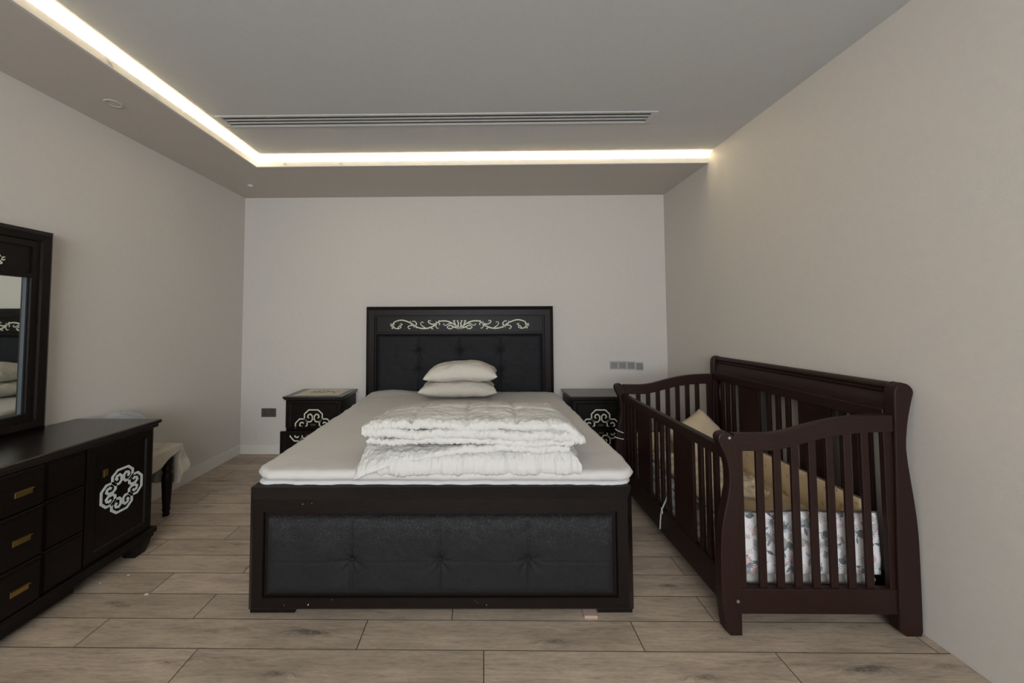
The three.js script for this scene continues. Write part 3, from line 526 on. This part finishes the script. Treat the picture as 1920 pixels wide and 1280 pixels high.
{
  const t = thing('dresser_mirror', 'tall dark framed mirror standing on the dresser', 'mirror', [-2.505, 0.765, 2.46], Math.PI / 2);
  const W = 0.69, H = 1.10, z = 0.07;
  const f = frame(-W, W, 0, H, { l: 0.098, r: 0.098, t: 0.098, b: 0.098 }, [[0, 0], [0, 0.045], [0.26, z], [0.62, z - 0.004], [0.66, z - 0.016], [1, z - 0.016], [1, 0.01]]);
  for (const [k, nm, gr] of [['top', 'frame_rail', 'x'], ['bottom', 'frame_rail', 'x'], ['left', 'frame_stile', 'y'], ['right', 'frame_stile', 'y']]) mesh(nm, f[k], M.wood, t, gr);
  mesh('backing', sbx(-W + 0.02, W - 0.02, 0.02, H - 0.02, 0, 0.012), M.wood, t);
  const hp = mesh('carved_panel', [bx(-W + 0.09, W - 0.09, 0.856, H - 0.09, 0.012, 0.045, 0.002), bx(-W + 0.09, W - 0.09, 0.836, 0.858, 0.012, 0.056, 0.003)], M.wood, t);
  tag(mesh('scroll_inlay', scrollwork(0.485, 0.038).map((g) => g.translate(0, 0.92, 0.045)), M.ivory, hp), 'pale ivory leafy scroll carving');
  mesh('glass_bevel', Object.values(frame(-W + 0.094, W - 0.094, 0.092, 0.842, { l: 0.024, r: 0.024, t: 0.01, b: 0.024 }, [[0, 0.02], [0, 0.034], [0.5, 0.036], [0.55, 0.026], [1, 0.024]])), M.glassEdge, t);
  mesh('mirror_glass', sbx(-W + 0.10, W - 0.10, 0.10, 0.84, 0.012, 0.026), M.mirror, t);
}

// ---------------------------------------------------------------- bench with draped cloth, bag
{
  const t = thing('bench', 'small black bench with turned legs behind the dresser', 'bench', [-2.362, 0, 1.36]);
  mesh('seat', bx(-0.16, 0.165, 0.435, 0.478, -0.185, 0.185, 0.012), M.wood, t, 'z');
  mesh('apron', [bx(-0.145, 0.145, 0.37, 0.44, 0.145, 0.165, 0.003), bx(-0.145, 0.145, 0.37, 0.44, -0.165, -0.145, 0.003), bx(0.128, 0.148, 0.37, 0.44, -0.15, 0.15, 0.003), bx(-0.148, -0.128, 0.37, 0.44, -0.15, 0.15, 0.003)], M.wood, t);
  const prof = [[0, 0], [0.019, 0], [0.022, 0.012], [0.018, 0.03], [0.025, 0.045], [0.021, 0.058], [0.025, 0.10], [0.031, 0.24], [0.031, 0.28], [0.022, 0.30], [0.029, 0.315], [0.029, 0.33], [0.022, 0.345], [0.028, 0.36], [0.028, 0.40], [0, 0.40]];
  for (const sx of [-1, 1]) for (const sz of [-1, 1]) mesh('leg', new THREE.LatheGeometry(prof.map((p) => V2(...p)), 20).translate(sx * 0.125, 0, sz * 0.148), M.wood, t);
  // cloth: follows the seat top and hangs over the far end and the side, folds as waves
  const g = new THREE.BufferGeometry(), pos = [], idx = [], nu = 70, nv = 60;
  for (let j = 0; j <= nv; j++) for (let i = 0; i <= nu; i++) {
    const a = i / nu * 0.46 - 0.30, b = j / nv * 0.62 - 0.34; // a: distance across past the right edge; b: past the far edge, negative = on the seat
    const ex = 0.172, ez = -0.192; let x, y = 0.486, z, hang = 0;
    if (a < 0) x = ex + a; else { x = ex + 0.012 * Math.min(1, a / 0.02); hang = Math.max(hang, a); }
    if (b < 0) z = ez - b; else { z = ez - 0.012 * Math.min(1, b / 0.02); hang = Math.max(hang, b); }
    const side = 0.045 + 0.09 * smooth(0.02, -0.28, b);         // the side flap hangs shorter towards the far corner
    if (a > 0 && b <= 0) hang = a * side / 0.16;
    if (a > 0 && b > 0) { const fl = smooth(0, 0.16, b); x = ex + 0.012 * (1 - 0.6 * a / 0.16) + 0.06 * a * fl; z = ez - 0.012 - a * 0.42 * fl; hang = Math.max(b * (1 - 0.7 * a), a * side / 0.16 * (1 - smooth(0, 0.05, b))); }
    y -= hang;
    const w = smooth(0.02, 0.15, hang); x += w * 0.012 * Math.sin(b * 34 + 1) * (a > 0 ? 1 : 0.2); z += w * 0.013 * Math.sin(a * 40 + 2) * (b > 0 ? 1 : 0.2);
    if (a < 0 && b < 0) y += 0.004 + 0.008 * (fbm2(a * 9, b * 9, 3) + 0.3);
    pos.push(x - 2.362, y, z + 1.36);
  }
  for (let j = 0; j < nv; j++) for (let i = 0; i < nu; i++) { const a = j * (nu + 1) + i, b = a + 1, c = a + nu + 1, d = c + 1; idx.push(a, b, d, a, d, c); }
  g.setAttribute('position', new THREE.Float32BufferAttribute(pos, 3)); g.setIndex(idx); g.computeVertexNormals();
  tag(mesh('draped_cloth', g, M.cloth), 'beige cloth draped over the end of the black bench', 'cloth');
  const k = thing('plastic_bag', 'clear plastic bag of folded grey fabric behind the dresser', 'bag', [-2.39, 0.495, 1.40]);
  const p1 = pillowGeo(0.24, 0.20, 0.24, 21); p1.translate(0, 0.135, 0); mesh('wrapping', p1, M.plastic, k, 'x', true);
  const p2 = pillowGeo(0.21, 0.165, 0.215, 22); p2.translate(0.012, 0.135, 0); mesh('fabric_bundle', p2, M.bundle, k, 'x', true);
}

// ---------------------------------------------------------------- crib
// printed cotton: leaves, ferns, blobs and dashes in grey and pink on white
const printTex = (() => {
  const cv = document.createElement('canvas'); cv.width = 1024; cv.height = 512; const c = cv.getContext('2d');
  c.fillStyle = '#dcdadb'; c.fillRect(0, 0, 1024, 512);
  const cols = ['#646c71', '#7d858a', '#9aa1a5', '#c9a9ad', '#d0b4b6', '#767d82', '#a79c94', '#b4babd'];
  const leaf = (x, y, a, l, w) => { c.save(); c.translate(x, y); c.rotate(a); c.beginPath(); c.moveTo(0, 0); c.quadraticCurveTo(l / 2, -w, l, 0); c.quadraticCurveTo(l / 2, w, 0, 0); c.fill(); c.restore(); };
  for (let i = 0; i < 330; i++) {
    const x = rnd() * 1024, y = rnd() * 512, k = Math.floor(rnd() * 5), col = cols[Math.floor(rnd() * cols.length)], a0 = rnd() * 6.28; c.fillStyle = c.strokeStyle = col;
    for (const dx of [-1024, 0, 1024]) {
      c.save(); c.translate(x + dx, y); c.rotate(a0); c.scale(1.35, 1.35);
      if (k === 0) for (let q = 0; q < 7; q++) leaf(0, 0, -1.2 + q * 0.4, 30, 5);
      else if (k === 1) { c.lineWidth = 2.5; c.beginPath(); c.moveTo(-22, 0); c.quadraticCurveTo(0, 8, 24, 0); c.stroke(); for (let q = -2; q <= 2; q++) { leaf(q * 9, 3, 0.9, 13, 4); leaf(q * 9, 3, -0.9, 13, 4); } }
      else if (k === 2) { c.beginPath(); c.ellipse(0, 0, 15, 11, 0, 0, 7); c.fill(); c.beginPath(); c.ellipse(13, -7, 7, 6, 0, 0, 7); c.fill(); leaf(-12, 4, 2.4, 16, 4); }
      else if (k === 3) { c.lineWidth = 3; for (let q = 0; q < 4; q++) { c.beginPath(); c.moveTo(q * 6 - 10, -9); c.quadraticCurveTo(q * 6 - 7, 0, q * 6 - 12, 9); c.stroke(); } }
      else { leaf(0, 0, 0, 34, 12); leaf(0, 0, 2.2, 26, 9); }
      c.restore();
    }
  }
  const t = new THREE.CanvasTexture(cv); t.colorSpace = THREE.SRGBColorSpace; t.wrapS = t.wrapT = THREE.RepeatWrapping; t.repeat.set(1 / 0.9, 1 / 0.45); return t;
})();
const tinyTex = (() => {
  const cv = document.createElement('canvas'); cv.width = cv.height = 256; const c = cv.getContext('2d'); c.fillStyle = '#cdb793'; c.fillRect(0, 0, 256, 256); c.fillStyle = '#a58c68';
  for (const [x, y] of [[50, 60], [180, 120], [90, 200], [220, 30]]) for (let q = 0; q < 6; q++) { c.beginPath(); c.ellipse(x + 10 * Math.cos(q * 1.05), y + 10 * Math.sin(q * 1.05), 6, 3.5, q * 1.05, 0, 7); c.fill(); }
  const t = new THREE.CanvasTexture(cv); t.colorSpace = THREE.SRGBColorSpace; t.wrapS = t.wrapT = THREE.RepeatWrapping; t.repeat.set(1 / 0.16, 1 / 0.16); return t;
})();
M.print = std({ map: printTex, roughness: 0.9, bumpMap: weave, bumpScale: 0.0006 });
M.bumperInside = std({ map: tinyTex, roughness: 0.92, bumpMap: weave, bumpScale: 0.0006 });

const CZ0 = 0.862, CZ1 = 2.178; // far and near end of the crib
{
  const t = thing('crib', 'dark red-brown wooden sleigh crib against the right wall', 'crib', [1.45, 0, 1.52]);
  const ox = -1.45, oz = -1.52;
  const at = (g) => g.translate(ox, 0, oz);
  // S-shaped front posts
  const left = curve2([[1.068, 0.862], [1.040, 0.856], [1.027, 0.838], [1.033, 0.808], [1.060, 0.742], [1.070, 0.653], [1.058, 0.575], [1.036, 0.48], [1.024, 0.37], [1.021, 0.259], [1.022, 0.15], [1.035, 0.02]], 60);
  const right = curve2([[1.068, 0.862], [1.095, 0.842], [1.112, 0.80], [1.114, 0.74]], 16);
  const postL = splineShape([...left, [1.055, 0], [1.105, 0], ...right.slice(1).reverse()]);
  const rr = curve2([[1.832, 1.076], [1.862, 1.066], [1.880, 1.036], [1.868, 0.987], [1.850, 0.906], [1.839, 0.814], [1.841, 0.745], [1.851, 0.653], [1.864, 0.54], [1.872, 0.427], [1.873, 0.292], [1.872, 0.158], [1.870, 0.02]], 60);
  const rl = curve2([[1.832, 1.076], [1.808, 1.062], [1.797, 1.03], [1.795, 0.97]], 12);
  const postR = splineShape([...rl.reverse(), ...rr.slice(1), [1.862, 0], [1.80, 0], [1.772, 0.02], [1.776, 0.3], [1.786, 0.653]].reverse());
  for (const [z0, z1] of [[CZ1 - 0.046, CZ1], [CZ0, CZ0 + 0.046]]) {
    mesh('front_post', at(extrude(postL, z1 - z0, 0.005).translate(0, 0, z0)), M.crib, t, 'y');
    mesh('back_post', at(extrude(postR, z1 - z0, 0.005).translate(0, 0, z0)), M.crib, t, 'y');
    const za = z0 + 0.008, zb = z1 - 0.008;
    // curved top rail of the end
    const rt = curve2([[1.098, 0.853], [1.20, 0.852], [1.271, 0.855], [1.341, 0.868], [1.435, 0.893], [1.529, 0.914], [1.622, 0.927], [1.715, 0.933], [1.792, 0.934]], 40);
    const rb = rt.map(([x, y]) => [x, y - 0.074]).reverse();
    mesh('end_top_rail', at(extrude(splineShape([...rt, ...rb].reverse()), 0.034, 0.004).translate(0, 0, z0 + 0.006)), M.crib, t);
    mesh('end_bottom_rail', at(bx(1.095, 1.79, 0.085, 0.19, za, zb, 0.004)), M.crib, t);
    for (const [a, b] of [[1.100, 1.138], [1.752, 1.79]]) mesh('end_stile', at(bx(a, b, 0.18, a < 1.3 ? 0.80 : 0.87, za + 0.004, zb - 0.004, 0.003)), M.crib, t, 'y');
    for (let i = 0; i < 7; i++) { const x = 1.138 + (i + 1) * (1.752 - 1.138) / 8 , y = rt.reduce((q, p) => Math.abs(p[0] - x) < Math.abs(q[0] - x) ? p : q)[1] - 0.065; mesh('end_slat', at(bx(x - 0.0165, x + 0.0165, 0.18, y, za + 0.008, zb - 0.008, 0.004)), M.crib, t, 'y'); }
  }
  const zi0 = CZ0 + 0.046, zi1 = CZ1 - 0.046, zc = (zi0 + zi1) / 2;
  // pattern of slats along the long sides: three slats, wide panel, three slats, wide panel, three slats
  const side = (nm, x0, x1, y0, y1) => {
    const wp = [[zc - 0.345, zc - 0.150], [zc + 0.150, zc + 0.345]];
    for (const [a, b] of wp) mesh(nm + '_panel', at(bx(x0 + 0.002, x1 - 0.002, y0, y1, a, b, 0.003)), M.crib, t, 'y');
    for (const [a, b] of [[zi0 + 0.02, wp[0][0]], [wp[0][1], wp[1][0]], [wp[1][1], zi1 - 0.02]]) for (let i = 0; i < 3; i++) { const z = a + (b - a) * (i + 1) / 4; mesh(nm + '_slat', at(bx(x0 + 0.002, x1 - 0.002, y0, y1, z - 0.0155, z + 0.0155, 0.003)), M.crib, t, 'y'); }
    for (const [a, b] of [[zi0 - 0.002, zi0 + 0.02], [zi1 - 0.02, zi1 + 0.002]]) mesh(nm + '_stile', at(bx(x0, x1, y0, y1, a, b, 0.003)), M.crib, t, 'y');
  };
  side('front', 1.082, 1.102, 0.19, 0.74);
  mesh('front_top_rail', at(bx(1.074, 1.110, 0.728, 0.784, zi0, zi1, 0.008)), M.crib, t, 'z');
  mesh('front_bottom_rail', at(bx(1.078, 1.104, 0.068, 0.212, zi0, zi1, 0.004)), M.crib, t, 'z');
  side('back', 1.796, 1.816, 0.19, 0.905);
  mesh('back_middle_rail', at(bx(1.788, 1.822, 0.893, 0.952, zi0, zi1, 0.006)), M.crib, t, 'z');
  mesh('back_bottom_rail', at(bx(1.792, 1.820, 0.068, 0.212, zi0, zi1, 0.004)), M.crib, t, 'z');
  // sleigh panel: concave board under a round crown rail
  const pf = [...curve2([[1.800, 0.945], [1.806, 0.985], [1.820, 1.02], [1.838, 1.045]], 12), ...curve2([[1.854, 1.036], [1.836, 1.012], [1.822, 0.98], [1.816, 0.945]], 12)];
  const along = (s, b) => extrude(s, zi1 - zi0, b).translate(0, 0, zi0);
  mesh('crown_panel', at(along(splineShape([...pf].reverse()), 0.002)), M.crib, t, 'z');
  const cr = []; for (let i = 0; i < 20; i++) { const a = i / 20 * 2 * Math.PI; cr.push([1.842 + 0.028 * Math.cos(a), 1.052 + 0.019 * Math.sin(a)]); }
  mesh('crown_rail', at(along(splineShape(cr), 0.002)), M.crib, t, 'z');
  mesh('crown_bead', at(along(splineShape([[1.812, 1.030], [1.832, 1.030], [1.832, 1.040], [1.812, 1.040]]), 0.002)), M.crib, t, 'z');
  mesh('mattress_board', at(bx(1.106, 1.79, 0.13, 0.15, zi0 + 0.004, zi1 - 0.004, 0.002)), M.crib, t, 'z');
  mesh('bolt_cap', [at(new THREE.CylinderGeometry(0.006, 0.006, 0.003, 14).rotateX(Math.PI / 2).translate(1.073, 0.838, CZ1 + 0.001)), at(new THREE.CylinderGeometry(0.007, 0.007, 0.003, 14).rotateX(Math.PI / 2).translate(1.088, 0.145, CZ1 + 0.001))], M.chrome, t);
}
{
  // pads: pale under-mattress, mattress with tan sheet, bumper with print outside
  tag(mesh('crib_pad', softSlab([[1.125, 0.182, 0.93], [1.77, 0.182, 0.93], [1.77, 0.182, 2.105], [1.125, 0.182, 2.105]], 0.06, { n: 40, m: 60, r: 0.02, round: 0.03, wrinkle: 0.003, id: 31 }), std({ color: lin(0.44, 0.42, 0.40), roughness: 0.95, bumpMap: weave, bumpScale: 0.0006 }), null, 'x', true), 'thin grey-beige pad lying lowest inside the crib', 'pad');
  tag(mesh('crib_mattress', softSlab([[1.15, 0.29, 0.95], [1.735, 0.29, 0.95], [1.735, 0.29, 2.075], [1.15, 0.29, 2.075]], 0.15, { n: 60, m: 90, r: 0.04, round: 0.05, wrinkle: 0.012, wf: 6, id: 32 }), M.tan, null, 'x', true), 'crib mattress covered by a tan crumpled sheet', 'mattress');
  // bumper panels: a printed outer sheet and a cream inner one, with dark piping along the top
  const panel = (name, label, A, B, y0, y1, out, slump) => {
    const a = V3(A[0], 0, A[1]), b = V3(B[0], 0, B[1]), len = a.distanceTo(b), dir = b.clone().sub(a).normalize(), nrm = V3(out[0], 0, out[1]);
    const t = thing(name, label, 'bumper', [(A[0] + B[0]) / 2, y0, (A[1] + B[1]) / 2]);
    const half = (sgn) => { const n = 70, m = 20, pos = [], uv = [], idx = []; for (let j = 0; j <= m; j++) for (let i = 0; i <= n; i++) { const s = i / n, v = j / m; const th = 0.014 * Math.sqrt(Math.max(0, 1 - Math.pow(2 * v - 1, 6))) * Math.min(1, Math.sqrt(Math.min(s, 1 - s) * 40)); const puff = 1 + 0.3 * fbm2(s * len * 7, v * 3 + 5, 2); const wv = 0.006 * fbm2(s * len * 5, v * 1.2 + 2, 2); const p = a.clone().addScaledVector(dir, s * len).addScaledVector(nrm, sgn * th * puff + wv - slump * v * v); p.y = lerp(0, y1 - y0, v) * (1 - 0.07 * (slump > 0.02 ? 1 : 0.35) * (0.5 + fbm2(s * len * 3 + 7, 2, 2))); pos.push(p.x - t.position.x, p.y, p.z - t.position.z); uv.push(s * len, v * (y1 - y0)); }
      for (let j = 0; j < m; j++) for (let i = 0; i < n; i++) { const q = j * (n + 1) + i, r = q + 1, c = q + n + 1, d = c + 1; sgn > 0 ? idx.push(q, r, d, q, d, c) : idx.push(q, d, r, q, c, d); }
      const flip = dir.clone().cross(V3(0, 1, 0)).dot(nrm) < 0; if (flip) idx.reverse();
      const g = new THREE.BufferGeometry(); g.setAttribute('position', new THREE.Float32BufferAttribute(pos, 3)); g.setAttribute('uv', new THREE.Float32BufferAttribute(uv, 2)); g.setIndex(idx); g.computeVertexNormals();
      return [g, Array.from({ length: 15 }, (_, k) => { const i = Math.round(k / 14 * n), q = (m * (n + 1) + i) * 3; return [pos[q], pos[q + 1] + 0.001, pos[q + 2]]; })]; };
    const [go, line] = half(1), [gi] = half(-1);
    tag(mesh('outer_cover', go, M.print, t, 'x', true), 'white cotton printed with grey and pink leaves'); tag(mesh('inner_cover', gi, M.bumperInside, t, 'x', true), 'cream cotton with tiny motifs');
    mesh('piping', tube(line, 0.004, 60, 6), M.piping, t);
  };
  panel('crib_bumper', 'white leaf-printed bumper pad at the near end of the crib', [1.130, 2.106], [1.775, 2.106], 0.212, 0.488, [0, 1], 0.004);
  panel('crib_bumper', 'cream bumper pad along the back of the crib at the wall', [1.768, 2.08], [1.768, 0.95], 0.214, 0.53, [1, 0], 0.02);
  panel('crib_bumper', 'slumped leaf-printed bumper pad behind the open front slats of the crib', [1.124, 0.95], [1.124, 2.08], 0.212, 0.40, [-1, 0], 0.025);
  panel('crib_bumper', 'bumper pad at the far end of the crib by the nightstand', [1.765, 0.928], [1.135, 0.928], 0.214, 0.50, [0, -1], 0.004);
  const cu = mesh('crib_pillow', pillowGeo(0.36, 0.34, 0.19, 33).rotateY(0.5).rotateX(0.95), M.cream, null, 'x', true); cu.position.set(1.57, 0.485, 1.09); tag(cu, 'cream pillow leaning in the far corner of the crib', 'pillow');
  const bl = mesh('crib_blanket', softSlab([[1.17, 0.385, 1.12], [1.66, 0.39, 1.10], [1.60, 0.385, 1.72], [1.19, 0.385, 1.75]], 0.05, { n: 60, m: 60, wrinkle: 0.03, wf: 6, edgeWobble: 0.05, id: 34 }), M.cream, null, 'x', true); tag(bl, 'crumpled cream blanket lying inside the crib', 'blanket');
  // ties
  const tie = (pts, label) => tag(mesh('bumper_tie', pts.map((p) => tube(p, 0.004, 24, 6)), M.mattress), label, 'ribbon', 'white ties of the crib bumper');
  tie([[[1.112, 0.30, 1.535], [1.094, 0.262, 1.54], [1.072, 0.205, 1.535], [1.069, 0.15, 1.525], [1.071, 0.085, 1.512]], [[1.072, 0.21, 1.535], [1.066, 0.225, 1.55], [1.066, 0.20, 1.556], [1.071, 0.19, 1.54]]], 'white ribbon hanging over the front bottom rail of the crib');
  tie([[[1.022, 0.512, 0.905], [1.034, 0.503, 0.914], [1.07, 0.488, 0.915], [1.108, 0.478, 0.915], [1.122, 0.475, 0.908]]], 'upper white ribbon tied at the far front post of the crib');
  tie([[[1.014, 0.452, 0.905], [1.026, 0.448, 0.914], [1.07, 0.437, 0.915], [1.108, 0.436, 0.915], [1.122, 0.438, 0.908]]], 'lower white ribbon tied at the far front post of the crib');
}

// ---------------------------------------------------------------- small things on the floor
tag(mesh('wood_shim', bx(0.452, 0.512, 0, 0.014, 2.03, 2.092, 0.002), M.shim), 'small pinkish wood shim under the right end of the footboard', 'shim');
function scrap(x, z, s, label) { const sh = splineShape([[-s, -s * 0.4], [-s * 0.2, -s * 0.5], [s, -s * 0.2], [s * 0.8, s * 0.5], [s * 0.1, s * 0.3], [-s * 0.7, s * 0.5]]); const o = mesh('paper_scrap', new THREE.ExtrudeGeometry(sh, { depth: 0.002, bevelEnabled: false }).rotateX(-Math.PI / 2), M.scrap); o.position.set(x, 0.0001, z); tag(o, label, 'scrap', 'white scraps on the floor'); }
scrap(-1.912, 1.818, 0.006, 'tiny white scrap on the floor closest to the dresser foot');
scrap(-1.686, 1.956, 0.010, 'largest white scrap on the floor between dresser and bed');
scrap(-2.0, 1.88, 0.004, 'smallest white speck on the floor right by the dresser plinth');

renderer.render(scene, camera);
